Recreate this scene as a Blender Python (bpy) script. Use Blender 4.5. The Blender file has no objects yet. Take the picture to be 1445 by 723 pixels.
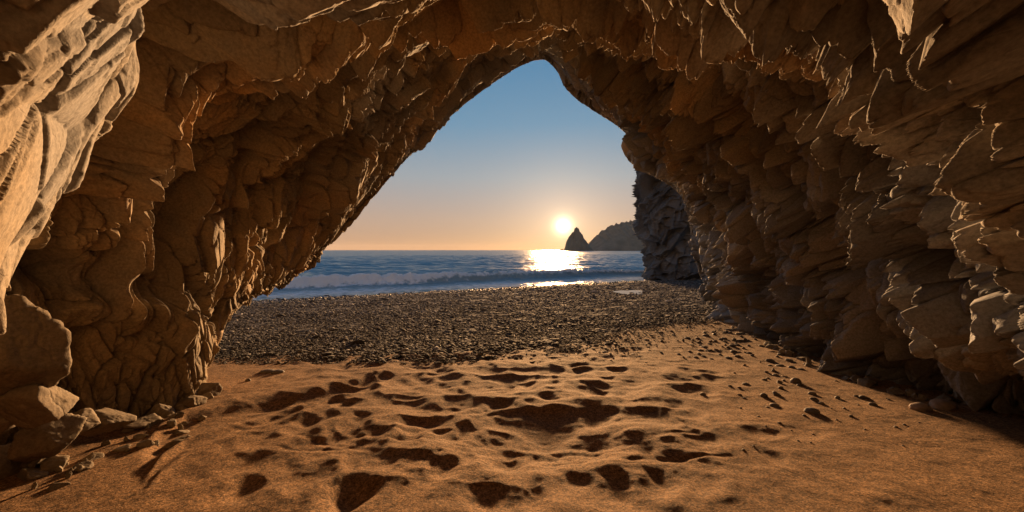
import bpy, math, random
import numpy as np
from concurrent.futures import ThreadPoolExecutor
random.seed(7)
rng = np.random.default_rng(11)
SC = bpy.context.scene
COL = SC.collection
R = math.radians
F32 = np.float32
Q = 1.0

# ------------------------------------------------------------------ camera
FPX, CX, HY, CAMZ = 520.0, 722.5, 353.0, 1.2      # focal length in photo pixels, centre, horizon row, eye height
cam_d = bpy.data.cameras.new('camera')
cam = bpy.data.objects.new('camera', cam_d)
COL.objects.link(cam)
cam.location = (0, 0, CAMZ)
cam.rotation_euler = (R(90), 0, 0)
cam_d.sensor_width = 36.0
cam_d.lens = 36.0 * FPX / 1445.0
cam_d.shift_y = -(361.5 - HY) / 1445.0
cam_d.clip_start = 0.05
cam_d.clip_end = 60000
SC.camera = cam
KD = FPX / 722.0        # depth scale of the plan below (it was drawn for a 722 pixel focal length)

# ------------------------------------------------------------------ light
SUN_AZ, SUN_EL = R(6.8), R(5.4)                     # to the right of straight ahead, above the horizon
GLOW_EL = R(3.7)                                    # where the glare of the low sun is brightest
GLOW_AZ = R(7.9)
SUNV = (math.sin(GLOW_AZ) * math.cos(GLOW_EL), math.cos(GLOW_AZ) * math.cos(GLOW_EL), math.sin(GLOW_EL))
SC.view_settings.view_transform = 'Standard'
SC.view_settings.look = 'None'
SC.view_settings.gamma = 1.0
SC.view_settings.exposure = 1.6
SC.view_settings.use_curve_mapping = False

world = bpy.data.worlds.new('World')
SC.world = world
world.use_nodes = True
wn, wl = world.node_tree.nodes, world.node_tree.links
wn.clear()
w_out = wn.new('ShaderNodeOutputWorld')
bg = wn.new('ShaderNodeBackground')
bg.inputs['Strength'].default_value = 0.05
sky = wn.new('ShaderNodeTexSky')
sky.sky_type = 'NISHITA'
sky.sun_disc = False
sky.sun_elevation = SUN_EL
sky.sun_rotation = SUN_AZ
sky.air_density = 1.0
sky.dust_density = 0.4
sky.ozone_density = 3.0
# evening sky by height above the horizon: peach low down, clear blue overhead
geo = wn.new('ShaderNodeTexCoord')
sep = wn.new('ShaderNodeSeparateXYZ'); wl.new(geo.outputs['Generated'], sep.inputs[0])
rmp = wn.new('ShaderNodeValToRGB'); wl.new(sep.outputs['Z'], rmp.inputs[0])
def srgb(c): return tuple(((v / 255) / 12.92 if v < 10.3 else ((v / 255 + .055) / 1.055) ** 2.4) for v in c)
els = rmp.color_ramp.elements
STOPS = [(0.0, (196, 150, 118)), (0.08, (190, 160, 140)), (0.19, (160, 165, 168)), (0.32, (112, 150, 176)), (0.48, (84, 135, 172)), (1.0, (45, 85, 125))]
while len(els) > 1: els.remove(els[0])
for i, (p_, c_) in enumerate(STOPS):
    x_ = els[0] if i == 0 else els.new(p_)
    x_.position = p_; x_.color = (*srgb(c_), 1)
scl = wn.new('ShaderNodeVectorMath'); scl.operation = 'SCALE'; scl.inputs['Scale'].default_value = 1 / (0.05 * 2 ** 1.6)
wl.new(rmp.outputs['Color'], scl.inputs[0])
mxs = wn.new('ShaderNodeMix'); mxs.data_type = 'RGBA'; mxs.inputs[0].default_value = 0.92
wl.new(sky.outputs['Color'], mxs.inputs[6]); wl.new(scl.outputs[0], mxs.inputs[7]); mxs.clamp_result = False
wl.new(mxs.outputs[2], bg.inputs['Color'])
# the sun's aureole: air glowing round the low sun
dot = wn.new('ShaderNodeVectorMath'); dot.operation = 'DOT_PRODUCT'
dot.inputs[1].default_value = SUNV
wl.new(geo.outputs['Generated'], dot.inputs[0])
acs = wn.new('ShaderNodeMath'); acs.operation = 'ARCCOSINE'; acs.use_clamp = False
wl.new(dot.outputs['Value'], acs.inputs[0])
def glow(sig, col, k):
    a = wn.new('ShaderNodeMath'); a.operation = 'DIVIDE'; a.inputs[1].default_value = -R(sig)
    wl.new(acs.outputs[0], a.inputs[0])
    e = wn.new('ShaderNodeMath'); e.operation = 'EXPONENT'
    wl.new(a.outputs[0], e.inputs[0])
    b = wn.new('ShaderNodeBackground'); b.inputs['Color'].default_value = (*col, 1)
    m = wn.new('ShaderNodeMath'); m.operation = 'MULTIPLY'; m.inputs[1].default_value = k
    wl.new(e.outputs[0], m.inputs[0]); wl.new(m.outputs[0], b.inputs['Strength'])
    return b
g1 = glow(0.55, (1.0, 0.80, 0.50), 2.4)
g2 = glow(4.6, (1.0, 0.66, 0.36), 0.20)
s1 = wn.new('ShaderNodeAddShader'); s2 = wn.new('ShaderNodeAddShader')
wl.new(bg.outputs[0], s1.inputs[0]); wl.new(g1.outputs[0], s1.inputs[1])
wl.new(s1.outputs[0], s2.inputs[0]); wl.new(g2.outputs[0], s2.inputs[1])
wl.new(s2.outputs[0], w_out.inputs['Surface'])

sun_d = bpy.data.lights.new('sun', 'SUN')
sun_d.energy = 4.0
sun_d.angle = R(5.0)
sun_d.color = (1.0, 0.55, 0.235)
sun = bpy.data.objects.new('sun', sun_d)
COL.objects.link(sun)
sun.rotation_euler = (R(90) - SUN_EL, 0, -SUN_AZ + R(180))

SC.cycles.use_denoising = True
SC.cycles.max_bounces = 8
SC.cycles.diffuse_bounces = 5
SC.cycles.glossy_bounces = 3
SC.cycles.caustics_reflective = False
SC.cycles.caustics_refractive = False
SC.cycles.sample_clamp_indirect = 4.0

# ------------------------------------------------------------------ helpers
def tag(o, label=None, cat=None, group=None, kind=None):
    if label: o['label'] = label
    if cat: o['category'] = cat
    if group: o['group'] = group
    if kind: o['kind'] = kind
    return o

def mesh_np(name, V, quads, m, smooth=True, attrs=None, parent=None, tris=None):
    """One mesh object from numpy arrays."""
    Fq = tris if tris is not None else quads
    k = Fq.shape[1]
    me = bpy.data.meshes.new(name)
    me.vertices.add(len(V))
    me.vertices.foreach_set('co', np.ascontiguousarray(V, F32).ravel())
    me.loops.add(Fq.size)
    me.loops.foreach_set('vertex_index', np.ascontiguousarray(Fq, np.int32).ravel())
    me.polygons.add(len(Fq))
    me.polygons.foreach_set('loop_start', np.arange(0, Fq.size, k, dtype=np.int32))
    me.polygons.foreach_set('use_smooth', np.full(len(Fq), smooth, bool))
    me.update(calc_edges=True)
    for an, av in (attrs or {}).items():
        a = me.attributes.new(an, 'FLOAT', 'POINT')
        a.data.foreach_set('value', np.ascontiguousarray(av, F32).ravel())
    me.materials.append(m)
    o = bpy.data.objects.new(name, me)
    COL.objects.link(o)
    if parent: o.parent = parent
    return o

def grid_quads(nr, nc, flip=False):
    i = np.arange(nr - 1)[:, None] * nc + np.arange(nc - 1)[None, :]
    q = np.stack([i, i + 1, i + nc + 1, i + nc], -1).reshape(-1, 4)
    return q[:, ::-1] if flip else q

def hash3(ix, iy, iz, salt):
    h = (ix.astype(np.uint32) * np.uint32(0x8da6b343)) ^ (iy.astype(np.uint32) * np.uint32(0xd8163841)) ^ (iz.astype(np.uint32) * np.uint32(0xcb1ab31f)) ^ np.uint32((salt * 0x9e3779b1) & 0xffffffff)
    h ^= h >> np.uint32(15); h *= np.uint32(0x2c1b3c6d); h ^= h >> np.uint32(12); h *= np.uint32(0x297a2d39); h ^= h >> np.uint32(15)
    return h

def h2f(h, k):
    g = h * np.uint32(2654435761 + 2 * k * 40503 & 0xffffffff | 1)
    g ^= g >> np.uint32(16); g *= np.uint32(0x7feb352d); g ^= g >> np.uint32(15)
    return (g >> np.uint32(8)).astype(F32) * F32(1 / 16777216.0)

POOL = ThreadPoolExecutor(4)
def chunked(fn, n, *arrs, size=60000):
    idx = [(a, min(a + size, n)) for a in range(0, n, size)]
    res = list(POOL.map(lambda ab: fn(*[x[ab[0]:ab[1]] for x in arrs]), idx))
    return np.concatenate(res)

def vnoise(P, freq, salt):
    """value noise in [-1, 1] at points P (n,3)"""
    def f(p):
        q = p * F32(freq) + F32(517.3)
        i = np.floor(q); u = q - i; i = i.astype(np.int32)
        u = u * u * u * (u * (u * 6 - 15) + 10)
        out = np.zeros(len(p), F32)
        for dx in (0, 1):
            wx = u[:, 0] if dx else 1 - u[:, 0]
            for dy in (0, 1):
                wy = wx * (u[:, 1] if dy else 1 - u[:, 1])
                for dz in (0, 1):
                    w = wy * (u[:, 2] if dz else 1 - u[:, 2])
                    out += w * h2f(hash3(i[:, 0] + dx, i[:, 1] + dy, i[:, 2] + dz, salt), 1)
        return out * 2 - 1
    return chunked(f, len(P), np.ascontiguousarray(P, F32))

def fbm(P, freq, octs, salt, gain=0.5, lac=2.03):
    out = np.zeros(len(P), F32); a = 1.0
    for k in range(octs):
        out += a * vnoise(P, freq * lac ** k, salt + k); a *= gain
    return out

def blocks(UV, rot, lu, lv, amp, salt, tilt=(0.0, 0.25), tvar=(0.16, 0.35), slope=(1.2, 3.2), fill=0.72, rvar=16, groove=0.0, gw=0.02):
    """Height of a heap of convex angular blocks over the sheet UV (n,2, metres). Every block is a tilted top plane cut by six steep
    side planes; the surface is the highest block at each point. rot: the way the beds run; tilt: mean lean of the tops along/across them."""
    ca, sa = math.cos(R(rot)), math.sin(R(rot))
    def f(p):
        x = p[:, 0] * F32(ca) + p[:, 1] * F32(sa); y = -p[:, 0] * F32(sa) + p[:, 1] * F32(ca)
        cx_ = np.floor(x / F32(lu)).astype(np.int32); cy_ = np.floor(y / F32(lv)).astype(np.int32)
        out = np.full(len(p), -9, F32); sec = out.copy(); tone = np.zeros(len(p), F32); zz = np.zeros_like(cx_)
        for dx in (-2, -1, 0, 1, 2):
            for dy in (-2, -1, 0, 1, 2):
                ix = cx_ + dx; iy = cy_ + dy
                h = hash3(ix, iy, zz, salt)
                ex = x - (ix + .5 + .8 * (h2f(h, 1) - .5)) * F32(lu)
                ey = y - (iy + .5 + .8 * (h2f(h, 2) - .5) + .5 * (ix & 1)) * F32(lv)
                h0 = (h2f(h, 3) * 2 - 1) * F32(amp)
                top = h0 + ex * (tilt[0] + tvar[0] * (h2f(h, 4) * 2 - 1)) + ey * (tilt[1] + tvar[1] * (h2f(h, 5) * 2 - 1))
                r0 = R(rvar) * (h2f(h, 6) * 2 - 1)
                for k in range(6):
                    ang = r0 + (0, math.pi / 2, math.pi, -math.pi / 2, .8, -2.2)[k] + R(14) * (h2f(h, 10 + k) * 2 - 1)
                    if k < 4: half = (lu if k % 2 == 0 else lv) * fill
                    else: half = math.hypot(lu, lv) * fill * .72
                    half = half * (.75 + .5 * h2f(h, 20 + k))
                    sl = slope[0] + (slope[1] - slope[0]) * h2f(h, 30 + k)
                    top = np.minimum(top, h0 + sl * (half - ex * np.cos(ang) - ey * np.sin(ang)))
                tn = h2f(h, 41)
                tone = np.where(top > out, tn, tone)
                sec = np.maximum(sec, np.minimum(top, out))
                out = np.maximum(out, top)
        out = np.maximum(out, -1.6 * amp)
        out = out - groove * np.exp(-np.maximum(out - sec, 0) / F32(gw))
        return np.stack([out, tone], -1)
    r = chunked(f, len(UV), np.ascontiguousarray(UV, F32), size=16000)
    return r[:, 0], r[:, 1]

def catmull(P, x):
    """P (n, ...) control points, x float positions in [0, n-1]"""
    n = len(P)
    i = np.clip(np.floor(x).astype(int), 0, n - 2); t = (x - i)
    t = t.reshape(t.shape + (1,) * (P.ndim - 1))
    p0, p1, p2, p3 = P[np.maximum(i - 1, 0)], P[i], P[i + 1], P[np.minimum(i + 2, n - 1)]
    return 0.5 * ((2 * p1) + (-p0 + p2) * t + (2 * p0 - 5 * p1 + 4 * p2 - p3) * t * t + (-p0 + 3 * p1 - 3 * p2 + p3) * t ** 3)

def sstep(a, b, x):
    t = np.clip((x - a) / (b - a), 0, 1)
    return t * t * (3 - 2 * t)

# ------------------------------------------------------------------ materials
def new_mat(name):
    m = bpy.data.materials.new(name); m.use_nodes = True
    n, l = m.node_tree.nodes, m.node_tree.links
    p = n['Principled BSDF']
    return m, n, l, p

def N(n, t, **kw):
    x = n.new(t)
    for k, v in kw.items():
        if k in x.inputs: x.inputs[k].default_value = v
        else: setattr(x, k, v)
    return x

def ramp(n, l, src, stops):
    r = n.new('ShaderNodeValToRGB')
    e = r.color_ramp.elements
    while len(e) > 1: e.remove(e[0])
    for i, (p, c) in enumerate(stops):
        x = e[0] if i == 0 else e.new(p)
        x.position = p; x.color = (*c, 1) if not isinstance(c, (int, float)) else (c, c, c, 1)
    l.new(src, r.inputs[0])
    return r

def mix(n, l, fac, a, b, mode='MIX'):
    x = n.new('ShaderNodeMix'); x.data_type = 'RGBA'; x.blend_type = mode
    for sock, v in ((x.inputs[0], fac), (x.inputs[6], a), (x.inputs[7], b)):
        if isinstance(v, (int, float)): sock.default_value = v
        elif isinstance(v, tuple): sock.default_value = (*v, 1)
        else: l.new(v, sock)
    return x.outputs[2]

def rock_material(name, warm, dark, grey, crack=1.0, rough=0.85):
    m, n, l, p = new_mat(name)
    tc = N(n, 'ShaderNodeTexCoord')
    co = tc.outputs['Object']
    big = N(n, 'ShaderNodeTexNoise', Scale=0.9, Detail=6.0, Roughness=0.6); l.new(co, big.inputs['Vector'])
    med = N(n, 'ShaderNodeTexNoise', Scale=7.0, Detail=8.0, Roughness=0.65, Distortion=0.4); l.new(co, med.inputs['Vector'])
    fine = N(n, 'ShaderNodeTexNoise', Scale=60.0, Detail=6.0, Roughness=0.7); l.new(co, fine.inputs['Vector'])
    c1 = mix(n, l, ramp(n, l, big.outputs['Fac'], [(0.35, 0.0), (0.65, 1.0)]).outputs[0], warm, dark)
    c2 = mix(n, l, ramp(n, l, med.outputs['Fac'], [(0.45, 0.0), (0.75, 0.45)]).outputs[0], c1, tuple(0.6 * a + 0.4 * b for a, b in zip(dark, grey)))
    och = N(n, 'ShaderNodeTexNoise', Scale=0.55, Detail=5.0, Roughness=0.65); l.new(co, och.inputs['Vector'])
    c2 = mix(n, l, ramp(n, l, och.outputs['Fac'], [(0.50, 0.0), (0.62, 0.7)]).outputs[0], c2, tuple(a * b for a, b in zip(warm, (1.15, .92, .66))))
    at = N(n, 'ShaderNodeAttribute', attribute_name='grey')
    c3 = mix(n, l, at.outputs['Fac'], c2, grey)
    tn = N(n, 'ShaderNodeAttribute', attribute_name='tone')
    c3 = mix(n, l, 1.0, c3, ramp(n, l, tn.outputs['Fac'], [(0.0, (0.55, 0.52, 0.50)), (0.5, (1.0, 1.0, 1.0)), (1.0, (1.35, 1.25, 1.10))]).outputs[0], 'MULTIPLY')
    c4 = mix(n, l, 0.8, c3, ramp(n, l, fine.outputs['Fac'], [(0.36, 0.6), (0.64, 1.25)]).outputs[0], 'MULTIPLY')
    l.new(c4, p.inputs['Base Color'])
    p.inputs['Roughness'].default_value = rough
    p.inputs['Specular IOR Level'].default_value = 0.3
    # relief: pits and grain
    b1 = N(n, 'ShaderNodeBump', Strength=0.55, Distance=0.02); l.new(med.outputs['Fac'], b1.inputs['Height'])
    b2 = N(n, 'ShaderNodeBump', Strength=0.5, Distance=0.006); l.new(fine.outputs['Fac'], b2.inputs['Height'])
    vo = N(n, 'ShaderNodeTexVoronoi', Scale=2.3, feature='DISTANCE_TO_EDGE')
    mp = N(n, 'ShaderNodeMapping'); mp.inputs['Rotation'].default_value = (R(35), R(20), R(15)); mp.inputs['Scale'].default_value = (0.8, 0.55, 1.7)
    wp = N(n, 'ShaderNodeVectorMath', operation='ADD')
    nz = N(n, 'ShaderNodeTexNoise', Scale=3.0, Detail=4.0); l.new(co, nz.inputs['Vector'])
    sc_ = N(n, 'ShaderNodeVectorMath', operation='SCALE', Scale=0.35); l.new(nz.outputs['Color'], sc_.inputs[0])
    l.new(co, wp.inputs[0]); l.new(sc_.outputs[0], wp.inputs[1]); l.new(wp.outputs[0], mp.inputs[0]); l.new(mp.outputs[0], vo.inputs['Vector'])
    cr = ramp(n, l, vo.outputs['Distance'], [(0.0, 0.0), (0.018, 1.0)])
    b3 = N(n, 'ShaderNodeBump', Strength=0.6 * crack, Distance=0.03); l.new(cr.outputs[0], b3.inputs['Height'])
    l.new(b3.outputs[0], b1.inputs['Normal']); l.new(b1.outputs[0], b2.inputs['Normal']); l.new(b2.outputs[0], p.inputs['Normal'])
    return m

M_CAVE = rock_material('cave_rock', (0.315, 0.245, 0.155), (0.155, 0.13, 0.10), (0.245, 0.255, 0.275), crack=.4)
M_CLIFF = rock_material('sea_cliff_rock', (0.10, 0.10, 0.105), (0.055, 0.056, 0.06), (0.16, 0.17, 0.185), rough=0.7)

def stone_material(name, cols):
    m, n, l, p = new_mat(name)
    oi = N(n, 'ShaderNodeObjectInfo')
    tc = N(n, 'ShaderNodeTexCoord')
    nz = N(n, 'ShaderNodeTexNoise', Scale=30.0, Detail=6.0, Roughness=0.65); l.new(tc.outputs['Object'], nz.inputs['Vector'])
    st = [(i / max(1, len(cols) - 1), c) for i, c in enumerate(cols)]
    c = mix(n, l, 0.8, ramp(n, l, oi.outputs['Random'], st).outputs[0], ramp(n, l, nz.outputs['Fac'], [(0.3, 0.65), (0.7, 1.2)]).outputs[0], 'MULTIPLY')
    l.new(c, p.inputs['Base Color']); p.inputs['Roughness'].default_value = 0.7
    b = N(n, 'ShaderNodeBump', Strength=0.4, Distance=0.004); l.new(nz.outputs['Fac'], b.inputs['Height']); l.new(b.outputs[0], p.inputs['Normal'])
    return m
M_STONE = stone_material('beach_stone', [(0.10, 0.085, 0.075), (0.16, 0.13, 0.11), (0.13, 0.12, 0.115)])
M_TAN = stone_material('tan_stone', [(0.30, 0.22, 0.17), (0.28, 0.20, 0.15)])

def pebble_material():
    m, n, l, p = new_mat('pebbles')
    p.inputs['Specular IOR Level'].default_value = 0.2
    g = N(n, 'ShaderNodeNewGeometry')
    r = ramp(n, l, g.outputs['Random Per Island'], [(0.0, (0.035, 0.034, 0.035)), (0.35, (0.07, 0.068, 0.068)), (0.7, (0.11, 0.105, 0.102)), (0.93, (0.17, 0.16, 0.155)), (1.0, (0.34, 0.33, 0.32))])
    l.new(r.outputs[0], p.inputs['Base Color'])
    w = N(n, 'ShaderNodeAttribute', attribute_name='wet')
    rr = ramp(n, l, w.outputs['Fac'], [(0.0, 0.9), (1.0, 0.45)])
    l.new(rr.outputs[0], p.inputs['Roughness'])
    return m
M_PEB = pebble_material()

def sand_material():
    m, n, l, p = new_mat('beach_sand')
    tc = N(n, 'ShaderNodeTexCoord'); co = tc.outputs['Object']
    big = N(n, 'ShaderNodeTexNoise', Scale=1.3, Detail=5.0, Roughness=0.6); l.new(co, big.inputs['Vector'])
    gr = N(n, 'ShaderNodeTexNoise', Scale=48.0, Detail=5.0, Roughness=0.85); l.new(co, gr.inputs['Vector'])
    g2_ = N(n, 'ShaderNodeTexNoise', Scale=115.0, Detail=2.0, Roughness=0.7); l.new(co, g2_.inputs['Vector'])
    base = mix(n, l, ramp(n, l, big.outputs['Fac'], [(0.35, 0.0), (0.65, 1.0)]).outputs[0], (0.27, 0.157, 0.078), (0.21, 0.122, 0.061))
    c = mix(n, l, 0.9, base, ramp(n, l, gr.outputs['Fac'], [(0.40, 0.30), (0.5, 0.95), (0.60, 1.55)]).outputs[0], 'MULTIPLY')
    c = mix(n, l, 0.7, c, ramp(n, l, g2_.outputs['Fac'], [(0.38, 0.4), (0.5, 1.0), (0.62, 1.5)]).outputs[0], 'MULTIPLY')
    gv = N(n, 'ShaderNodeAttribute', attribute_name='gravel')
    vo = N(n, 'ShaderNodeTexVoronoi', Scale=28.0); l.new(co, vo.inputs['Vector'])
    gcol = mix(n, l, 1.0, (0.10, 0.095, 0.09), ramp(n, l, vo.outputs['Color'], [(0.1, 0.35), (0.9, 1.4)]).outputs[0], 'MULTIPLY')
    c = mix(n, l, gv.outputs['Fac'], c, gcol)
    l.new(c, p.inputs['Base Color'])
    p.inputs['Roughness'].default_value = 0.9
    p.inputs['Specular IOR Level'].default_value = 0.2
    b1 = N(n, 'ShaderNodeBump', Strength=0.7, Distance=0.02); l.new(gr.outputs['Fac'], b1.inputs['Height'])
    b2 = N(n, 'ShaderNodeBump', Strength=0.6, Distance=0.008); l.new(g2_.outputs['Fac'], b2.inputs['Height'])
    l.new(b1.outputs[0], b2.inputs['Normal']); l.new(b2.outputs[0], p.inputs['Normal'])
    return m
M_SAND = sand_material()

def sea_material():
    m, n, l, p = new_mat('sea_water')
    p.inputs['Base Color'].default_value = (0.20, 0.30, 0.355, 1)
    p.inputs['Specular IOR Level'].default_value = 0.06
    p.inputs['Roughness'].default_value = 0.33
    p.inputs['IOR'].default_value = 1.33
    tc = N(n, 'ShaderNodeTexCoord'); co = tc.outputs['Object']
    h = []
    prev = None
    for sc_, dist, st, sx in ((0.35, 0.8, 0.6, 2.6), (1.6, 0.25, 0.6, 2.2), (6.0, 0.05, 0.5, 1.6)):
        mp = N(n, 'ShaderNodeMapping'); mp.inputs['Rotation'].default_value = (0, 0, R(-37)); mp.inputs['Scale'].default_value = (1 / sx, 1, 1)
        l.new(co, mp.inputs[0])
        nz = N(n, 'ShaderNodeTexNoise', Scale=sc_, Detail=4.0, Roughness=0.55); l.new(mp.outputs[0], nz.inputs['Vector'])
        b = N(n, 'ShaderNodeBump', Strength=st, Distance=dist); l.new(nz.outputs['Fac'], b.inputs['Height'])
        if prev: l.new(prev.outputs[0], b.inputs['Normal'])
        prev = b
    l.new(prev.outputs[0], p.inputs['Normal'])
    # foam
    fo = N(n, 'ShaderNodeAttribute', attribute_name='foam')
    lace = N(n, 'ShaderNodeTexNoise', Scale=3.0, Detail=8.0, Roughness=0.66); l.new(co, lace.inputs['Vector'])
    ad = N(n, 'ShaderNodeMath', operation='ADD'); l.new(fo.outputs['Fac'], ad.inputs[0]); l.new(lace.outputs['Fac'], ad.inputs[1])
    fm = ramp(n, l, ad.outputs[0], [(0.0, 0.0), (0.78, 0.0), (0.98, 1.0)])
    d = N(n, 'ShaderNodeBsdfDiffuse'); d.inputs['Color'].default_value = (0.62, 0.70, 0.76, 1)
    fb = N(n, 'ShaderNodeBump', Strength=0.8, Distance=0.05); l.new(lace.outputs['Fac'], fb.inputs['Height']); l.new(fb.outputs[0], d.inputs['Normal'])
    ms = N(n, 'ShaderNodeMixShader'); l.new(fm.outputs[0], ms.inputs[0]); l.new(p.outputs[0], ms.inputs[1]); l.new(d.outputs[0], ms.inputs[2])
    l.new(ms.outputs[0], n['Material Output'].inputs['Surface'])
    return m
M_SEA = sea_material()

# ------------------------------------------------------------------ terrain heights
SEA_Z = -0.75
def ground_z(X, D):
    D = D / KD
    c = 0.706 * sstep(4.0, 13.0, D)
    q = D - c * X
    z = 0.065 * (4 - np.minimum(q, 6.4))
    z = np.where(q > 6.4, -0.156 - 0.0297 * (q - 6.4), z)
    return z

def px_ground(x, y):
    """photo pixel -> point on the ground"""
    x = np.asarray(x, float); y = np.asarray(y, float)
    d = np.full(np.broadcast(x, y).shape, 4.0)
    lo = np.full_like(d, 0.8); hi = np.full_like(d, 60.0)
    for _ in range(40):
        d = 0.5 * (lo + hi)
        z = CAMZ - (y - HY) / FPX * d
        above = z > ground_z((x - CX) / FPX * d, d)
        lo = np.where(above, d, lo); hi = np.where(above, hi, d)
    X = (x - CX) / FPX * d
    return X, d, ground_z(X, d)

# ------------------------------------------------------------------ sand sheet
NR, NC = int(860 * Q), int(1150 * Q)
rows = np.concatenate([np.linspace(-12, 1.5, 40)[:-1], np.geomspace(1.5, 48, NR - 39)]) * KD
rr = np.linspace(-1, 1, NC)
rr = 1.25 * (0.75 * rr + 0.25 * rr ** 3)
D = np.repeat(rows[:, None], NC, 1)
X = rr[None, :] * (3.0 + 0.95 * np.maximum(D / KD, 0.8))
Z = ground_z(X, D)
PXX = CX + X / np.maximum(D, 0.5) * FPX
PYY = HY + (CAMZ - Z) / np.maximum(D, 0.5) * FPX
P3 = np.stack([X, D, np.zeros_like(X)], -1).reshape(-1, 3)
n1 = fbm(P3, 0.8, 3, 5).reshape(D.shape)
n2 = fbm(P3, 3.2, 3, 9).reshape(D.shape)
n3 = fbm(P3, 14.0, 3, 15).reshape(D.shape)
bx = [-900, 300, 400, 520, 620, 750, 830, 880, 950, 1010, 1100, 3000]
by = [506, 501, 498, 500, 493, 486, 478, 466, 452, 441, 425, 380]
bnd = np.interp(PXX, bx, by) + 7 * n2 + 5 * n1
gravel = np.where(D > 2.2, sstep(4, -4, PYY - bnd), 0)
# trampled part of the sand: photo footprints as (x, y, half width, half height in photo pixels, depth in m)
tr = np.exp(-((PXX - 690) / 330.0) ** 4) * sstep(475, 515, PYY) * sstep(760, 640, PYY) * (D > 1.0)
dz = 0.010 * n1 + 0.005 * n2 + 0.0016 * n3
warpx = 9 * n2 + 6 * n1; warpy = 3 * n1 + 3 * n2
PITS = [(755, 614, 120, 40, .24), (850, 626, 45, 18, .08), (925, 642, 58, 26, .11), (975, 567, 38, 18, .055), (950, 590, 60, 18, .04),
 (590, 506, 30, 7, .06), (520, 512, 32, 7, .06), (460, 510, 30, 7, .07), (492, 524, 24, 8, .05), (575, 541, 35, 10, .07), (620, 540, 28, 10, .05), (690, 530, 30, 9, .07),
 (640, 512, 32, 8, .06), (600, 520, 28, 7, .05), (700, 497, 34, 7, .06), (760, 512, 30, 7, .055), (715, 510, 25, 6, .05), (795, 486, 22, 5, .05), (800, 498, 26, 6, .06),
 (780, 530, 25, 7, .05), (740, 541, 42, 8, .05), (725, 553, 55, 11, .06), (850, 524, 38, 9, .065), (810, 525, 28, 8, .05), (790, 565, 55, 12, .06), (870, 553, 40, 11, .06),
 (700, 580, 32, 11, .06), (640, 575, 35, 13, .06), (560, 570, 40, 14, .05), (530, 548, 28, 11, .045), (600, 598, 45, 12, .05), (660, 600, 30, 10, .04), (840, 585, 45, 11, .05),
 (900, 545, 30, 8, .04), (560, 652, 40, 18, .05), (690, 697, 70, 22, .07), (400, 668, 26, 24, .07),
 (1040, 660, 55, 22, .05), (1130, 605, 40, 14, .035), (1000, 622, 45, 16, .045), (440, 600, 25, 8, .03), (880, 680, 60, 22, .05), (590, 486, 25, 5, .04), (660, 492, 28, 5, .05),
 (735, 488, 26, 5, .045), (545, 498, 24, 5, .05), (258, 668, 22, 14, .03), (860, 500, 20, 5, .03), (760, 552, 30, 8, .04), (670, 556, 28, 9, .05), (820, 604, 30, 10, .03), (500, 575, 26, 8, .025), (1180, 650, 40, 12, .02), (520, 610, 30, 8, .03), (450, 640, 26, 8, .03)]
YMID = PYY[:, NC // 2]
def rows_near(y, r):
    i = np.nonzero((np.abs(YMID - y) < r) & (rows > .9))[0]
    return slice(i[0], i[-1] + 1) if len(i) else slice(0, 0)
for (x, y, a, b, dp) in PITS:
    sl = rows_near(y, 2.2 * b + 25); dp = dp * (.36 if y < 630 else .15)
    e = np.sqrt(((PXX[sl] + warpx[sl] - x) / a) ** 2 + ((PYY[sl] + warpy[sl] - y) / b) ** 2)
    dz[sl] += -dp * np.exp(-(e / .78) ** 2.6) + 0.25 * dp * np.exp(-((e - 1.25) / 0.3) ** 2)
# many smaller overlapping footprints
r3 = random.Random(31)
fx, fy = np.meshgrid(np.arange(NC), np.arange(len(rows)))
for k in range(270):
    x0 = r3.gauss(690, 185); y0 = 492 + 215 * r3.random() ** 1.35
    X0, D0, _ = [float(v) for v in px_ground(x0, y0)]
    an = r3.uniform(-.9, .9); L = r3.uniform(.12, .19); W = L * r3.uniform(.5, .8); dp = r3.uniform(.007, .022) * (1 - .9 * math.exp(-((x0 - 755) / 150) ** 2 - ((y0 - 614) / 50) ** 2))
    i0, i1 = np.searchsorted(rows, D0 - .5), np.searchsorted(rows, D0 + .5)
    sl = slice(i0, i1)
    gx = X[sl] - X0 + .05 * n2[sl]; gy = D[sl] - D0 + .04 * n1[sl]
    u_ = (gx * math.sin(an) + gy * math.cos(an)) / L; v_ = (gx * math.cos(an) - gy * math.sin(an)) / W
    e = np.sqrt(u_ * u_ + v_ * v_)
    dz[sl] += -dp * np.exp(-(e / .78) ** 2.4) + .3 * dp * np.exp(-((e - 1.25) / .3) ** 2)
# extra heaps and hollows between the prints
ridge = 1 - np.abs(vnoise(P3 * np.array([1, 1.25, 1]), 2.4, 77).reshape(D.shape)) * 2.2
ridge2 = 1 - np.abs(vnoise(P3 * np.array([1, 1.1, 1]), 5.0, 79).reshape(D.shape)) * 2.2
dz += tr * (0.027 * ridge + 0.010 * ridge2 + 0.005 * n2)
rough_s = tr * sstep(560, 620, PYY) * (.0045 * fbm(P3 * np.array([1, 1.6, 1]), 9.0, 3, 85).reshape(D.shape) + .004 * np.abs(fbm(P3 * np.array([.6, 1.5, 1]), 6.0, 2, 88).reshape(D.shape)))
dz += rough_s + .003 * n2 + .002 * n3
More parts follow.
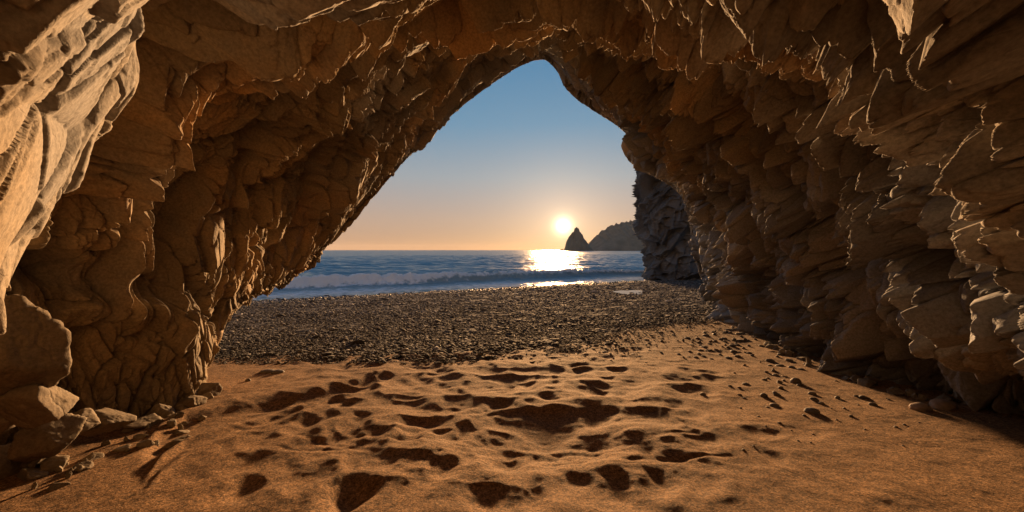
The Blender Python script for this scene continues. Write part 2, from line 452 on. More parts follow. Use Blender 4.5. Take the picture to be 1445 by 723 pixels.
# drag mark curving up from the left
tx = np.array([200, 225, 262, 320, 380, 450, 505, 540]); ty = np.array([655, 628, 604, 588, 574, 560, 546, 532])
tyc = np.interp(PXX, tx, ty); tw = np.interp(PXX, [200, 300, 450, 540], [18, 14, 8, 6])
e = (PYY - tyc) / tw
inx = sstep(195, 230, PXX) * sstep(565, 520, PXX) * (D > .9)
dz += inx * 1.5 * (-0.035 * np.exp(-(e / 0.8) ** 4) + 0.022 * np.exp(-((e - 1.5) / .4) ** 2) + 0.018 * np.exp(-((e + 1.4) / .4) ** 2) + 0.012 * np.exp(-((e - 2.6) / .35) ** 2))
# finger strokes and small scratches
r2 = random.Random(5)
for k in range(50):
    x0 = r2.uniform(330, 1000); y0 = r2.uniform(545, 650); L = r2.uniform(15, 70); an = r2.uniform(-0.45, 0.35)
    r2.random()
    ca, sa = math.cos(an), math.sin(an)
    sl = rows_near(y0, 1.6 * L + 20)
    uu = (PXX[sl] + 0.6 * warpx[sl] - x0) * ca + (PYY[sl] + warpy[sl] - y0) * sa * 2; vv = -(PXX[sl] + 0.6 * warpx[sl] - x0) * sa * .5 + (PYY[sl] + warpy[sl] - y0) * ca
    dz[sl] += np.exp(-(uu / L) ** 4) * (-0.006 * np.exp(-(vv / 2.2) ** 2) + 0.003 * np.exp(-((vv - 4.5) / 2.2) ** 2))
dz *= (1 - 0.8 * gravel) * .66
dz += gravel * (0.02 * n2 + 0.012 * n3)
Z = Z + dz
mesh_np('beach', np.stack([X, D, Z], -1).reshape(-1, 3), grid_quads(len(rows), NC), M_SAND, attrs={'gravel': gravel.ravel()})
tag(bpy.data.objects['beach'], 'warm brown sand floor of the cave running down to the sea', 'sand', kind='structure')
SAND_D, SAND_X, SAND_Z = rows, rr, Z
def sand_z(x, d):
    """height of the finished sand under a point"""
    i = np.clip(np.searchsorted(rows, d), 1, len(rows) - 1)
    t = x / (3.0 + 0.95 * max(d / KD, 0.8))
    j = np.clip(np.searchsorted(rr, t), 1, NC - 1)
    return float(Z[i, j])

# ------------------------------------------------------------------ cave rock
rim_px = [(285, 565, 4.1), (306, 490, 4.4), (330, 440, 5.0), (395, 405, 6.5), (470, 345, 8.0), (558, 240, 9.2), (664, 138, 10.5), (764, 82, 11.0), (816, 140, 11.3), (886, 190, 11.8), (888, 228, 11.9), (962, 278, 12.2), (985, 380, 12.3), (1010, 445, 12.3)]
rim_px = [(x, y, d * KD) for x, y, d in rim_px]
S0 = [((x - CX) / FPX * d, d, CAMZ - (y - HY) / FPX * d) for x, y, d in rim_px]
S0 = [(S0[0][0], S0[0][1], -0.7)] + S0 + [(S0[-1][0] + .1, S0[-1][1] + .1, -1.3)]
S0 = np.array(S0)
cxz = np.array([0.9, 6.0, 0.8])
def outward(S, k, fy):
    v = S - cxz; v[:, 1] = 0
    ln = np.linalg.norm(v, axis=1, keepdims=True)
    o = S + v / ln * k + np.array([0, fy, 0])
    o[0, 2] = min(o[0, 2], -0.9); o[-1, 2] = min(o[-1, 2], -1.6)
    return o
S1 = np.array([(-2.6, 3.2, -.6), (-2.62, 3.2, 0), (-2.6, 3.3, .35), (-2.55, 3.4, .7), (-2.5, 3.6, 1.1), (-2.3, 4.2, 1.75), (-1.8, 5, 2.65), (-.95, 5.8, 3.5), (.4, 6.6, 4.3), (1.3, 7, 4.0), (2.1, 7.4, 3.45), (2.65, 7.8, 2.8), (3.1, 8.1, 2.0), (3.82, 8.4, 1.0), (3.98, 8.4, -.2), (4.05, 8.4, -1)])
S2 = np.array([(-2.95, 2.4, -.6), (-2.95, 2.4, 0), (-2.85, 2.3, .35), (-2.5, 2.3, .75), (-2.1, 2.4, 1.25), (-1.75, 2.5, 1.85), (-1.2, 2.7, 2.3), (-.45, 2.85, 2.5), (.4, 3.0, 2.6), (1.1, 3.1, 2.55), (1.7, 3.2, 2.45), (2.15, 3.35, 2.1), (2.5, 3.55, 1.6), (3.12, 4.05, .8), (3.6, 4.4, -.05), (3.62, 4.4, -.8)])
S3 = np.array([(-2.8, .9, -.6), (-2.8, .9, 0), (-2.4, .7, .4), (-1.6, .5, .8), (-1.0, .4, 1.2), (-.75, .4, 1.45), (-.55, .4, 1.6), (-.25, .4, 1.70), (.25, .4, 1.74), (.65, .45, 1.72), (.9, .5, 1.62), (1.05, .55, 1.45), (1.3, .65, 1.15), (2.2, 1.4, .65), (4.2, 2.6, 0), (4.4, 2.6, -.6)])
for S_ in (S1, S2, S3): S_[:, 1] *= KD
# unseen passage behind the photographer, drawn long and closed to weaken the fill light
S4 = (S3 - np.array([.5, 0, 0])) * np.array([1.25, .1, 1.15]) + np.array([.5, -.9, -.1])
S5 = (S3 - np.array([.5, 0, 0])) * np.array([1.7, .1, 1.5]) + np.array([.3, -3.2, -.2])
S6 = (S3 - np.array([.5, 0, 0])) * np.array([1.6, .1, 1.5]) + np.array([-.2, -8.5, -.1])
S7 = (S3 - np.array([.5, 0, 1])) * np.array([.02, .1, .02]) + np.array([-.6, -11.0, 1])
for S_ in (S4, S5, S6): S_[:2, 2] = (-1.5, -.3); S_[-2:, 2] = (-.3, -1.5)
Sm1 = outward(S0.copy(), .45, .35); Sm2 = outward(S0.copy(), 3.0, 1.2); Sm3 = outward(S0.copy(), 11.0, 1.2)
STN = np.stack([Sm3, Sm2, Sm1, S0, S1, S2, S3, S4, S5, S6, S7])          # (stations, 16, 3)
t_rows = np.concatenate([np.linspace(0, 2, 24)[:-1], np.linspace(2, 3, 40)[:-1], np.linspace(3, 4, int(330 * Q))[:-1], np.linspace(4, 5, int(380 * Q))[:-1], np.linspace(5, 6, int(360 * Q))[:-1], np.linspace(6, 10, 80)])
# sampling round the arch, even in length
NS = int(1700 * Q)
xs = np.linspace(0, 15, 4001)
c = catmull(S1 * .5 + S0 * .5, xs)
L = np.concatenate([[0], np.cumsum(np.linalg.norm(np.diff(c, axis=0), axis=1))])
s_cols = np.interp(np.linspace(0, L[-1], NS), L, xs)
tmp = catmull(STN, t_rows)                               # (rows, 16, 3)
Pc = catmull(np.moveaxis(tmp, 1, 0), s_cols)             # (cols, rows, 3)
P = np.ascontiguousarray(np.moveaxis(Pc, 0, 1))          # (rows, cols, 3)

def grid_normals(P):
    du = np.gradient(P, axis=1); dv = np.gradient(P, axis=0)
    n = np.cross(du, dv)
    n /= np.maximum(np.linalg.norm(n, axis=-1, keepdims=True), 1e-9)
    return n
Nn = grid_normals(P)
mid = P.shape[0] * 2 // 5
toc = np.array([.4, P[mid, NS // 2, 1], 1.2]) - P[mid, NS // 2]
if (Nn[mid, NS // 2] * toc).sum() < 0: Nn = -Nn           # point into the cave
def proj(P):
    d = np.maximum(P[..., 1], .3)
    return CX + P[..., 0] / d * FPX, HY + (CAMZ - P[..., 2]) / d * FPX
# large forms seen in the photo: (x, y, half size across, half size down, turn in degrees, metres into the cave)
FORMS = [(285, 190, 70, 170, 8, -.50),  (110, 400, 150, 22, 5, -.28), (215, 455, 60, 75, -10, .30), (470, 110, 130, 30, -42, .16), (600, 60, 120, 26, -20, -.15),
 (160, 480, 45, 30, 0, -.15), (880, 120, 140, 40, 40, .16), (1320, 110, 70, 60, 0, .25), (1310, 420, 70, 50, 30, .2), (1120, 380, 60, 50, 30, .15), (1400, 320, 50, 120, 20, .15), (1390, 60, 60, 60, 0, .1), (1170, 40, 90, 30, 10, .15)]
PX, PY = proj(P)
vis = (P[..., 1] > 0.45)
mac = np.zeros(PX.shape, F32)
for (x, y, a, b, an, k) in FORMS:
    ca, sa = math.cos(R(an)), math.sin(R(an))
    u = (PX - x) * ca + (PY - y) * sa; v = -(PX - x) * sa + (PY - y) * ca
    mac += np.where(vis, .55 * k * np.exp(-((u / a) ** 2 + (v / b) ** 2) ** 1.5), 0)
def blur(a, k):
    for _ in range(k):
        a = a.copy(); a[1:-1] = (a[:-2] + 2 * a[1:-1] + a[2:]) / 4; a[:, 1:-1] = (a[:, :-2] + 2 * a[:, 1:-1] + a[:, 2:]) / 4
    return a
P = P + Nn * mac[..., None]
# surface coordinates for the block pattern: angle round the passage and log depth, so blocks keep their shape and grow with its width
Yc = P[..., 1] / KD
Rl = 1.3 + .24 * np.maximum(Yc, -1.0)
th = np.arctan2(P[..., 0] - (.35 + .06 * Yc), P[..., 2] - (.3 - .03 * Yc))
ulen = 2.6 * th
vco = (2.6 / .24) * np.log(Rl) + np.minimum(Yc + 1.0, 0) * 2.4
ir = int(np.argmin(np.abs(t_rows - 3)))
vlen = np.concatenate([np.zeros((1, NS)), np.cumsum(np.linalg.norm(np.diff(P, axis=0), axis=2), axis=0)], 0)
vlen -= vlen[ir:ir + 1]
vco = vco + np.where(vlen < 0, -vlen, 0)
RS = Rl / 2.6
fl = P.reshape(-1, 3).astype(F32)
w1 = fbm(fl, 1.6, 3, 31); w2 = fbm(fl, 1.6, 3, 41); wf = fbm(fl, 9.0, 2, 51)
U = ulen.ravel() + .014 * w1 + .003 * wf; V = vco.ravel() + .014 * w2 - .003 * wf
UV = np.stack([U, V], -1)
side = sstep(-.6, .9, (s_cols - 8.0))[None, :].repeat(P.shape[0], 0).ravel()      # 0 left wall, 1 right wall
def sides(fn):
    """left and right walls have their own block pattern"""
    out = np.zeros(len(UV), F32); tn = np.zeros(len(UV), F32)
    for k in (0, 1):
        w = side if k else 1 - side
        sel = w > 0.002
        h, t = fn(UV[sel], k)
        out[sel] += w[sel] * h; tn[sel] += w[sel] * t
    return out, tn
hB, tB = sides(lambda q, k: blocks(q, 50, 1.9, 1.2, .10, 33, (-.08, -.04), (.12, .18)) if k == 0 else blocks(q, -52, 1.5, .9, .10, 34, (.10, -.05), (.12, .18)))
hb, tb = sides(lambda q, k: blocks(q, 55, .95, .55, .10, 3, (-.18, -.06), (.20, .34), fill=.66, slope=(2.0, 6.0), groove=.17, gw=.03) if k == 0 else blocks(q, -56, .72, .46, .11, 4, (.20, -.06), (.20, .32), fill=.66, slope=(2.0, 6.0), groove=.18, gw=.03))
hm, tm = sides(lambda q, k: blocks(q, 60, .40, .26, .07, 13, (-.18, -.06), (.24, .40), fill=.64, slope=(2.2, 6.5), groove=.11, gw=.019) if k == 0 else blocks(q, -58, .32, .22, .10, 14, (.24, -.06), (.24, .38), fill=.64, slope=(2.2, 6.5), groove=.13, gw=.019))
hs, ts_ = sides(lambda q, k: blocks(q, 50, .16, .10, .018, 23, (-.1, 0), (.15, .25), fill=.64, slope=(2.4, 6.0), groove=.03, gw=.008) if k == 0 else blocks(q, -56, .14, .095, .028, 24, (.14, 0), (.15, .25), fill=.64, slope=(2.4, 6.0), groove=.035, gw=.008))
rough = sstep(-.5, .5, fbm(fl, .9, 2, 61))
near_rim = np.exp(-(vlen.ravel() / 1.3) ** 2)
def cracks(UV, rot, lu, lv, salt, w):
    """0..1 along the joints between random flat cells"""
    ca, sa = math.cos(R(rot)), math.sin(R(rot))
    def f(p):
        x = (p[:, 0] * F32(ca) + p[:, 1] * F32(sa)) / F32(lu); y = (-p[:, 0] * F32(sa) + p[:, 1] * F32(ca)) / F32(lv)
        cx_ = np.floor(x).astype(np.int32); cy_ = np.floor(y).astype(np.int32); zz = np.zeros_like(cx_)
        f1 = np.full(len(p), 9, F32); f2 = f1.copy()
        for dx in (-1, 0, 1):
            for dy in (-1, 0, 1):
                h = hash3(cx_ + dx, cy_ + dy, zz, salt)
                d = np.hypot(x - cx_ - dx - h2f(h, 1), y - cy_ - dy - h2f(h, 2))
                f2 = np.minimum(f2, np.maximum(f1, d)); f1 = np.minimum(f1, d)
        return np.exp(-((f2 - f1) * F32(min(lu, lv)) / F32(w)) ** 2)
    return chunked(f, len(UV), np.ascontiguousarray(UV, F32), size=60000)
am = np.where(side > .5, 0.95 + .3 * rough, .75 + .5 * rough)
slab = ((1 - side) * sstep(2.3, 1.2, P[..., 1].ravel()) * sstep(.9, 1.3, P[..., 2].ravel())).astype(F32)     # broad smooth slabs high on the near left
am = am * (1 - .78 * slab)
big_ = hB + hb * (1 - .78 * slab) + am * hm
print('block relief', big_.mean(), big_.std())
hgt = (1 - .72 * near_rim) * (big_ - big_.mean() - .05) + (0.15 + .85 * rough) * am * hs - .05 * near_rim
cmask = sstep(-.35, .25, fbm(fl, 1.7, 2, 65))
hgt -= .075 * cmask * (1 - .5 * side) * (1 - .45 * slab) * cracks(UV, 35, .75, .42, 66, .022) + .04 * (1 - cmask * .6) * (1 - .92 * slab) * cracks(UV + .01 * wf[:, None], -15, .26, .17, 67, .015)
pit = sstep(-.1, .6, fbm(fl, 2.3, 2, 69))
hgt += .010 * fbm(fl, 4.0, 2, 71) + pit * (-.006 * np.abs(fbm(fl, 16.0, 2, 75)) + .002 * fbm(fl, 34.0, 2, 81))
hgt = hgt.reshape(P.shape[:2]) * np.clip(RS, .5, 1.6)
P2 = P + Nn * hgt[..., None]
grey = np.clip(side.reshape(P.shape[:2]) * sstep(3.0, .8, P2[..., 2]) * .85 + sstep(5.5, 8.0, P2[..., 1]) * .5 + .25 * w1.reshape(P.shape[:2]) + .55 * sstep(.05, .6, fbm(fl, .8, 3, 63)).reshape(P.shape[:2]), 0, 1)
foot_dark = sstep(.55, .0, P2[..., 2].ravel() + .035 * P2[..., 1].ravel() + .12 * w1)  # rises towards the wall foot, where it lowers the tone
tone = np.clip((1 - .8 * foot_dark) * .12 - .12 * foot_dark + .35 * tb + .45 * tm + .25 * w2, 0, 1)
cave = mesh_np('sea_cave', P2.reshape(-1, 3), grid_quads(P.shape[0], NS), M_CAVE, attrs={'grey': grey.ravel(), 'tone': tone})
tag(cave, 'brown fractured rock arch of the sea cave framing the view', 'rock arch', kind='structure')

# ------------------------------------------------------------------ sea
OA = np.array([1.0, 0.706 * KD]); OA /= np.linalg.norm(OA)          # along the shore
ON = np.array([-OA[1], OA[0]])                                 # offshore
O0 = np.array([-9.8, 19.5 * KD])
orow = np.concatenate([np.linspace(-5, 13, 450)[:-1], np.geomspace(13, 120, 380)[:-1], np.geomspace(120, 4500, 60)])
acol = np.linspace(-1, 1, 1000)
OO = orow[:, None].repeat(len(acol), 1)
AA = 12 + acol[None, :] * (26 + 0.95 * np.maximum(OO, 0)) + 0.35 * np.maximum(OO, 0)
SX = O0[0] + AA * OA[0] + OO * ON[0]; SY = O0[1] + AA * OA[1] + OO * ON[1]
sp = np.stack([SX, SY, np.zeros_like(SX)], -1).reshape(-1, 3)
near = OO < 300
sn1 = np.zeros(SX.size); sel = near.ravel()
sn1[sel] = fbm(np.stack([AA.ravel() * .45, OO.ravel(), 0 * OO.ravel()], -1)[sel], .55, 4, 91, gain=.55)
sn1 = sn1.reshape(SX.shape)
sn2 = np.zeros(SX.size); sel2 = (OO < 14).ravel()
sn2[sel2] = fbm(sp[sel2], 2.2, 4, 95, gain=.6)
sn2 = sn2.reshape(SX.shape)
an1 = vnoise(np.stack([AA.ravel() * .25, np.zeros(AA.size), np.zeros(AA.size)], -1), 1.0, 99).reshape(SX.shape)
wl_ = 5.2 + .6 * an1                                            # where the wave breaks
wh = .46 * sstep(40, 6, AA) + .14
e = OO - wl_
wave = np.where(e < 0, np.exp(-(e / .38) ** 2), np.exp(-(e / 1.5) ** 2)) * wh
swell = 0.05 * np.sin(OO * 1.1 + 2 * an1) * sstep(4, 9, OO) * sstep(120, 30, OO)
SZ = SEA_Z + wave + swell + sn1 * .13 * sstep(1.5, 8, OO) * sstep(300, 60, OO)
SZ += sn2 * (.02 + .06 * np.exp(-((e + .1) / .6) ** 2) * wh / .5)
SZ -= .02 * sstep(2, -1.5, OO)
broken = sstep(15, 2, AA + 3 * an1)
foam = .44 * np.exp(-((e + .10) / .22) ** 2) + .46 * broken * np.exp(-((e + .35) / .5) ** 2)
foam += .47 * np.exp(-((OO - 2.0) / 2.2) ** 2) * (.8 + .3 * an1) + .36 * np.exp(-((OO + .3) / .5) ** 2) + .16 * sn2 * np.exp(-(e / .8) ** 2)
sea = mesh_np('sea', np.stack([SX, SY, SZ], -1).reshape(-1, 3), grid_quads(len(orow), len(acol)), M_SEA, attrs={'foam': foam.ravel()})
tag(sea, 'blue sea with one small breaking wave and low sun glitter', 'sea', kind='structure')

# ------------------------------------------------------------------ far headland and sea stack
def landform(name, prof, dist, depth, m, salt, label, cat, kind=None, amp=.12, jag=.05, jf=.4):
    """prof: photo outline (x, y); a ridge with sloping flanks at its own distance"""
    px_ = np.array([p[0] for p in prof], float); py_ = np.array([p[1] for p in prof], float)
    nx, ny = 260, 120
    x = np.linspace(px_[0], px_[-1], nx); top = np.interp(x, px_, py_)
    H_ = (HY - top) / FPX * dist + CAMZ - SEA_Z
    H_ = H_ * (1 + jag * fbm(np.stack([x * jf, x * 0, x * 0], -1), 1.0, 4, salt + 3))
    xx = (x - CX) / FPX * dist
    yy = np.linspace(-1, 1, ny)
    XX = xx[None, :].repeat(ny, 0); YY = dist + yy[:, None] * depth * np.ones((1, nx))
    q = np.stack([XX / H_.max(), YY / H_.max(), 0 * XX], -1).reshape(-1, 3)
    f = fbm(q, 2.5, 5, salt).reshape(XX.shape)
    g = 1 - np.abs(fbm(q * np.array([1, .35, 1]), 4.0, 4, salt + 9).reshape(XX.shape))
    shape = np.clip(1 - np.abs(yy[:, None]), 0, 1) ** .62
    ZZ = H_[None, :] * np.clip(shape * (1 + amp * (g - .75) * (1 - shape)) + amp * .5 * f * shape * (1 - shape) * 2, 0, 1.05) + SEA_Z - 1
    V_ = np.stack([XX, YY, ZZ], -1).reshape(-1, 3)
    o = mesh_np(name, V_, grid_quads(ny, nx), m, attrs={'grey': np.zeros(XX.size), 'tone': (.5 + .4 * f).ravel()})
    return tag(o, label, cat, kind=kind)
def far_material(name, a, b):
    m, n, l, p = new_mat(name)
    tc = N(n, 'ShaderNodeTexCoord')
    nz = N(n, 'ShaderNodeTexNoise', Scale=0.05, Detail=8.0, Roughness=0.65); l.new(tc.outputs['Object'], nz.inputs['Vector'])
    l.new(mix(n, l, ramp(n, l, nz.outputs['Fac'], [(0.35, 0.0), (0.65, 1.0)]).outputs[0], a, b), p.inputs['Base Color'])
    p.inputs['Roughness'].default_value = .95
    return m
M_FAR = far_material('headland_rock', (0.23, 0.165, 0.11), (0.15, 0.108, 0.072))
landform('headland', [(826, 353), (829, 346), (832, 343), (838, 335), (850, 325), (862, 318), (880, 312), (905, 310), (940, 312), (980, 318), (1040, 330), (1120, 353)], 900, 130, M_FAR, 101,
         'long brown headland sloping into the sea behind the pointed rock', 'headland', 'structure')
landform('sea_stack', [(790, 353), (793, 351), (797, 352), (798, 347), (799, 341), (802, 335), (805, 331), (807, 328), (810, 326), (811, 322), (814, 320), (817, 323), (819, 327), (822, 330), (824, 336), (827, 339), (830, 344), (834, 349), (838, 353)], 760, 26, M_FAR, 121,
         'pointed rock stack in the sea at the tip of the headland', 'sea stack', amp=.5, jag=.05, jf=1.1)

# ------------------------------------------------------------------ outer cliff standing in the water
def cliff():
    nr, nc = 420, 460
    # plan: a buttress whose front edge is seen, running away to the right
    zz = np.linspace(-1.6, 9.5, nr)
    plan_ = np.array([(13.5, 44.0), (10.6, 39.0), (8.9, 35.2), (8.6, 33.0), (9.6, 31.8), (11.0, 31.2), (13.5, 30.2), (17, 28.5), (22, 26)]) * np.array([1, KD])
    xs_ = np.linspace(0, len(plan_) - 1, 2000)
    pc = catmull(plan_, xs_)
    Lx = np.concatenate([[0], np.cumsum(np.linalg.norm(np.diff(pc, axis=0), axis=1))])
    s = np.interp(np.linspace(0, Lx[-1], nc), Lx, xs_)
    pc = catmull(plan_, s)
    lean = np.interp(zz, [-1.6, -.6, 1.0, 2.5, 3.6, 5.0, 9.5], [.25, .25, .35, .05, -.2, -.1, .1])
    P_ = np.zeros((nr, nc, 3)); P_[..., 0] = pc[None, :, 0] + lean[:, None]; P_[..., 1] = pc[None, :, 1]; P_[..., 2] = zz[:, None]
    nn = grid_normals(P_)
    if nn[nr // 2, nc // 3, 1] > 0: nn = -nn
    u = np.linspace(0, Lx[-1], nc)[None, :].repeat(nr, 0).ravel(); v = zz[:, None].repeat(nc, 1).ravel()
    f = P_.reshape(-1, 3).astype(F32)
    w = fbm(f, .5, 3, 131)
    q = np.stack([u + .12 * w, v + .12 * fbm(f, .5, 3, 141)], -1)
    h = blocks(q, 62, 2.0, .9, .24, 43, (.1, .2), (.3, .3), groove=.25, gw=.06)[0] + blocks(q, 70, .8, .35, .09, 44, (.1, .2), (.3, .3), groove=.09, gw=.03)[0] + .06 * fbm(f, 1.5, 4, 151)
    P_ = P_ + nn * h.reshape(nr, nc)[..., None]
    g = np.clip(.5 + .6 * w, 0, 1)
    o = mesh_np('sea_cliff', P_.reshape(-1, 3), grid_quads(nr, nc), M_CLIFF, attrs={'grey': g, 'tone': np.clip(.5 + .3 * fbm(f, .8, 3, 161), 0, 1)})
    tag(o, 'dark grey cliff standing in the shallow water beyond the cave mouth', 'cliff', kind='structure')
cliff()

# ------------------------------------------------------------------ pebble bank
def ico(sub):
    import bmesh
    b = bmesh.new(); bmesh.ops.create_icosphere(b, subdivisions=sub, radius=1.0)
    v = np.array([x.co[:] for x in b.verts], F32); b.verts.index_update()
    t = np.array([[y.index for y in f.verts] for f in b.faces], np.int32)
    b.free(); return v, t
IV, IT = ico(1)
def pebble_bank(n=170000):
    # even in the picture's perspective: more per square metre near by
    k = n * 2
    y = 395 + (515 - 395) * rng.random(k) ** 1.15; x = 250 + 830 * rng.random(k)
    X_, D_, Z_ = px_ground(x, y)
    b_ = np.interp(x, bx, by)
    edge = (b_ - y)
    keep = (edge > -4 + 9 * np.abs(rng.standard_normal(k)) ** 1.5 * np.sign(rng.random(k) - .45)) & (Z_ > SEA_Z + .02 * rng.standard_normal(k)) & (D_ > 3)
    X_, D_, Z_ = [a[keep][:n] for a in (X_, D_, Z_)]
    n = len(X_)
    sz = np.exp(rng.normal(0, .5, n) + .35 * vnoise(np.stack([X_ * .3, D_, 0 * D_], -1), .9, 171)) * (.0040 + .00068 * D_ / KD)
    ax = sz[:, None] * np.stack([rng.uniform(.9, 1.5, n), rng.uniform(.7, 1.1, n), rng.uniform(.22, .45, n)], -1)
    th = rng.uniform(0, math.tau, n); ti = rng.normal(0, .25, n)
    j = 1 + .16 * rng.standard_normal((n, len(IV), 1))
    v = IV[None] * ax[:, None, :] * j
    c_, s_ = np.cos(ti)[:, None], np.sin(ti)[:, None]
    v = np.stack([v[..., 0] * c_ - v[..., 2] * s_, v[..., 1], v[..., 0] * s_ + v[..., 2] * c_], -1)
    c_, s_ = np.cos(th)[:, None], np.sin(th)[:, None]
    v = np.stack([v[..., 0] * c_ - v[..., 1] * s_, v[..., 0] * s_ + v[..., 1] * c_, v[..., 2]], -1)
    v += np.stack([X_, D_, Z_ + sz * .25 + .012 * rng.random(n)], -1)[:, None, :]
    f = (IT[None] + (np.arange(n) * len(IV))[:, None, None]).reshape(-1, 3)
    wet = np.repeat(sstep(SEA_Z + .12, SEA_Z + .02, Z_), len(IV))
    o = mesh_np('pebbles', v.reshape(-1, 3), None, M_PEB, attrs={'wet': wet}, tris=f)
    tag(o, 'bank of small dark pebbles between the sand and the water', 'pebbles', kind='stuff')
pebble_bank()

# ------------------------------------------------------------------ loose stones
IV4, IT4 = ico(5)
IV3, IT3 = ico(3)
def stone(name, loc, size, salt, m, angular=True, fine=True, rot=0.0, label=None, cat=None, group=None):
    """a single stone: a ball cut by random flats (angular) or worn smooth"""
    r = np.random.default_rng(salt)
    v, t = (IV4, IT4) if fine else (IV3, IT3)
    if angular:
        k = 11
        nrm = r.normal(size=(k, 3)); nrm /= np.linalg.norm(nrm, axis=1, keepdims=True)
        dist = r.uniform(.48, .95, k)
        dd = (v @ nrm.T) / dist[None, :]
        rad = 1 / np.maximum((np.maximum(dd, 0) ** 36).sum(1) ** (1 / 36), 1e-3)
        rad = np.minimum(rad, 1.25)
    else:
        rad = np.ones(len(v))
    p = v * rad[:, None] * np.array(size)[None, :]
    q = v.astype(F32) + F32(salt * 3.7)
    nz = fbm(q, 1.6, 4, salt) * (.06 if angular else .06) + (fbm(q, 7.0, 3, salt + 5) * (.022 if angular else .01) if fine else 0)
    p = p * (1 + nz[:, None])
    c, s_ = math.cos(rot), math.sin(rot)
    p = np.stack([p[:, 0] * c - p[:, 1] * s_, p[:, 0] * s_ + p[:, 1] * c, p[:, 2]], -1)
    n = len(p)
    at = {'grey': np.full(n, .15, F32), 'tone': np.full(n, r.uniform(.1, .5), F32)}
    o = mesh_np(name, p, None, m, attrs=at, tris=t)
    o.location = loc
    return tag(o, label, cat, group)

def at_px(x, y, d):
    return ((x - CX) / FPX * d, d, CAMZ - (y - HY) / FPX * d)
BOULDERS = [  # x, y, depth, half width and height in photo pixels, label
    (12, 512, 2.50, 50, 78, 'large flat faced tan boulder leaning on the left cave wall'),
    (58, 566, 2.62, 34, 30, 'rough brown boulder wedged under the large flat faced tan boulder'),
    (8, 588, 2.60, 36, 24, 'dark boulder at the picture edge below the large flat faced tan boulder'),
    (74, 618, 2.72, 31, 25, 'flat topped lit boulder above the row of small rocks on the sand'),
    (12, 645, 2.66, 24, 24, 'rounded pale boulder at the far left end of the low rock row'),
    (46, 653, 2.70, 17, 16, 'small rock squeezed between the rounded pale boulder and the pointed rock'),
    (74, 657, 2.74, 22, 15, 'pointed grey rock at the right end of the low rock row'),
    (44, 676, 2.60, 17, 14, 'lowest small rock half sunk in sand under the row'),
    (112, 598, 2.95, 26, 20, 'brown ledge rock at the wall foot right of the flat topped boulder'),
    (150, 595, 3.15, 26, 15, 'long low ledge rock reaching out along the sand'),
    (288, 554, 4.35, 18, 15, 'angular block at the outer corner of the left wall foot'),
    (264, 570, 4.0, 19, 15, 'squat brown block just inside the outer corner of the left wall foot'),
    (233, 588, 3.75, 15, 19, 'upright pale block standing against the left wall foot'),
    (202, 598, 3.5, 22, 13, 'low dark block between the ledge rocks and the upright pale block'),
]
for i, (x, y, d, a, b, lab) in enumerate(BOULDERS):
    d = (d - .12) * KD; k = d / FPX
    stone('boulder', at_px(x, y, d), (a * k, a * k * .9, b * k), 210 + i, M_CAVE, True, True, .4 * i, lab, 'boulder', 'boulders piled at the foot of the left wall')
def ground_stone(x, y, a, b, salt, m, angular, label, group=None, name='pebble', cat='pebble', rot=None, fine=False):
    X_, D_, _ = [float(v) for v in px_ground(x, y)]
    k = D_ / FPX
    h = b * k
    return stone(name, (X_, D_, sand_z(X_, D_) + h * .25), (a * k, a * k * .75, h), salt, m, angular, fine, random.Random(salt).uniform(-.5, .5) if rot is None else rot, label, cat, group)
ground_stone(1299, 578, 13, 7, 301, M_TAN, False, 'smaller tan oval stone of the two lying at the right wall foot', None, 'stone', 'stone', .1, True)
ground_stone(1331, 576, 17, 9, 302, M_TAN, False, 'longer pinkish tan stone of the two lying at the right wall foot', None, 'stone', 'stone', .35, True)
ground_stone(1146, 583, 10, 5, 303, M_STONE, False, 'smooth grey oval stone alone on open sand', None, 'stone', 'stone', 0, True)
ground_stone(1123, 541, 7, 6, 304, M_STONE, False, 'dark round stone sitting upright on the sand slope', None, 'stone', 'stone', 0, True)
ground_stone(291, 563, 9, 7, 305, M_CAVE, True, 'small angular block on sand beside the left rock foot', None, 'stone', 'stone', 0, True)
rs = random.Random(21)
for i in range(34):
    t = rs.random(); x = 60 + 225 * t + rs.gauss(0, 14); y = 680 - 105 * t + rs.gauss(4, 8)
    ground_stone(x, y, rs.uniform(2.5, 13), rs.uniform(2.5, 8), 800 + i, M_CAVE, True, 'small piece of rubble lying at the foot of the left rock', 'rubble at the left wall foot', 'rubble_stone', 'stone', None, True)
for i in range(34):
    t = rs.random(); x = 1012 + 400 * t + rs.gauss(0, 5); y = np.interp(x, [1010, 1060, 1140, 1280, 1445], [449, 474, 514, 558, 582]) + rs.uniform(-3, 4)
    ground_stone(x, float(y), rs.uniform(3, 8 + 10 * t), rs.uniform(2.5, 5 + 7 * t), 760 + i, M_CAVE, True, 'broken rock lying against the foot of the right wall', 'broken rocks along the right wall foot', 'rubble_stone', 'stone', None, True)
PEB = [(1095, 558, 6, 4), (1078, 560, 5, 4), (1102, 549, 4, 3), (1100, 541, 4, 3), (992, 556, 4, 3), (1146, 557, 5, 3), (1150, 566, 6, 3), (1159, 570, 4, 2), (1182, 562, 4, 3), (1220, 561, 7, 3), (1232, 572, 5, 3), (1093, 573, 6, 3), (1208, 559, 4, 2)]
for _ in range(85): PEB.append((rs.gauss(1034, 30), rs.gauss(483, 13), rs.uniform(1.5, 4.6) * rs.choice((.7, 1, 1.3)), rs.uniform(1.1, 2.0)))
for _ in range(26): PEB.append((rs.gauss(1110, 24), rs.gauss(524, 12), rs.uniform(1.8, 5.5), rs.uniform(1.2, 2.4)))
for _ in range(40): PEB.append((rs.uniform(850, 1010), rs.uniform(466, 508), rs.uniform(1.3, 3.6), rs.uniform(1.0, 1.8)))
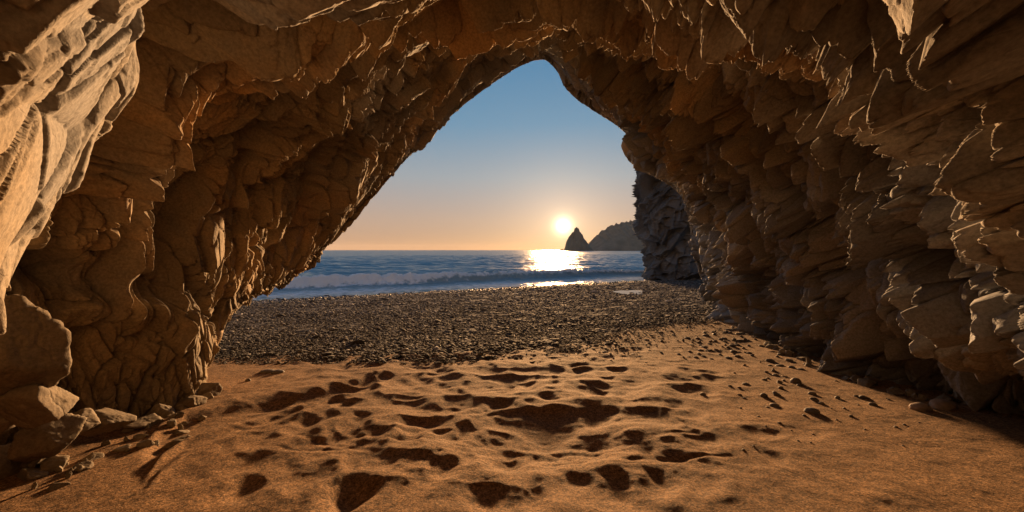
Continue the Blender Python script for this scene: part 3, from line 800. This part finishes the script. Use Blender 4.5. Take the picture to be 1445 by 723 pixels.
for _ in range(30): PEB.append((rs.uniform(1030, 1300), rs.uniform(545, 640), rs.uniform(1.3, 3.0), rs.uniform(1.0, 1.8)))
for i, (x, y, a, b) in enumerate(PEB):
    ground_stone(x, y, a, b, 400 + i, M_STONE, i % 3 == 0, 'small dark pebble scattered on the open sand towards the right wall', 'pebbles scattered on the sand')
for i, (x, y, a, b) in enumerate([(377, 526, 10, 3), (350, 538, 4, 3), (392, 527, 9, 3)]):
    ground_stone(x, y, a, b, 600 + i, M_STONE, False, ['flat dark pebble nearer the rock on the left sand', 'small round dark pebble on the left sand below the flat two', 'flat dark pebble farther from the rock on the left sand'][i])

# shallow pool left on the pebble bank
def pool():
    m, n, l, p = new_mat('pool_water')
    p.inputs['Base Color'].default_value = (0.10, 0.08, 0.065, 1); p.inputs['Roughness'].default_value = .06; p.inputs['IOR'].default_value = 1.33
    X_, D_, Z_ = [float(v) for v in px_ground(893, 414)]
    k = 40
    v = [(X_, D_, Z_ + .035)]
    for i in range(k):
        a = math.tau * i / k
        r_ = 1 + .16 * math.sin(2 * a + 1) + .1 * math.sin(3 * a) + .06 * math.sin(7 * a)
        v.append((X_ + 22 / FPX * D_ * r_ * math.cos(a), D_ + .85 * r_ * math.sin(a), Z_ + .035))
    t = np.array([[0, 1 + i, 1 + (i + 1) % k] for i in range(k)], np.int32)
    o = mesh_np('pool', np.array(v), None, m, tris=t)
    tag(o, 'small pale water pool shining on the pebble bank', 'pool', kind='structure')
pool()

# ------------------------------------------------------------------ evening haze over the water
def haze():
    m = bpy.data.materials.new('haze'); m.use_nodes = True
    n, l = m.node_tree.nodes, m.node_tree.links
    n.remove(n['Principled BSDF'])
    v = n.new('ShaderNodeVolumePrincipled')
    v.inputs['Color'].default_value = (0.95, 0.88, 0.80, 1); v.inputs['Density'].default_value = 0.000035; v.inputs['Anisotropy'].default_value = 0.12
    l.new(v.outputs[0], n['Material Output'].inputs['Volume'])
    x0, x1, y0, y1, z0, z1 = -7000, 8000, -40, 8500, -12, 110
    V_ = np.array([(x, y, z) for x in (x0, x1) for y in (y0, y1) for z in (z0, z1)], float)
    q = np.array([(0, 1, 3, 2), (4, 6, 7, 5), (0, 4, 5, 1), (2, 3, 7, 6), (0, 2, 6, 4), (1, 5, 7, 3)])
    o = mesh_np('haze', V_, q, m, smooth=False)
    tag(o, 'thin warm evening haze over the sea', 'haze', kind='stuff')
haze()
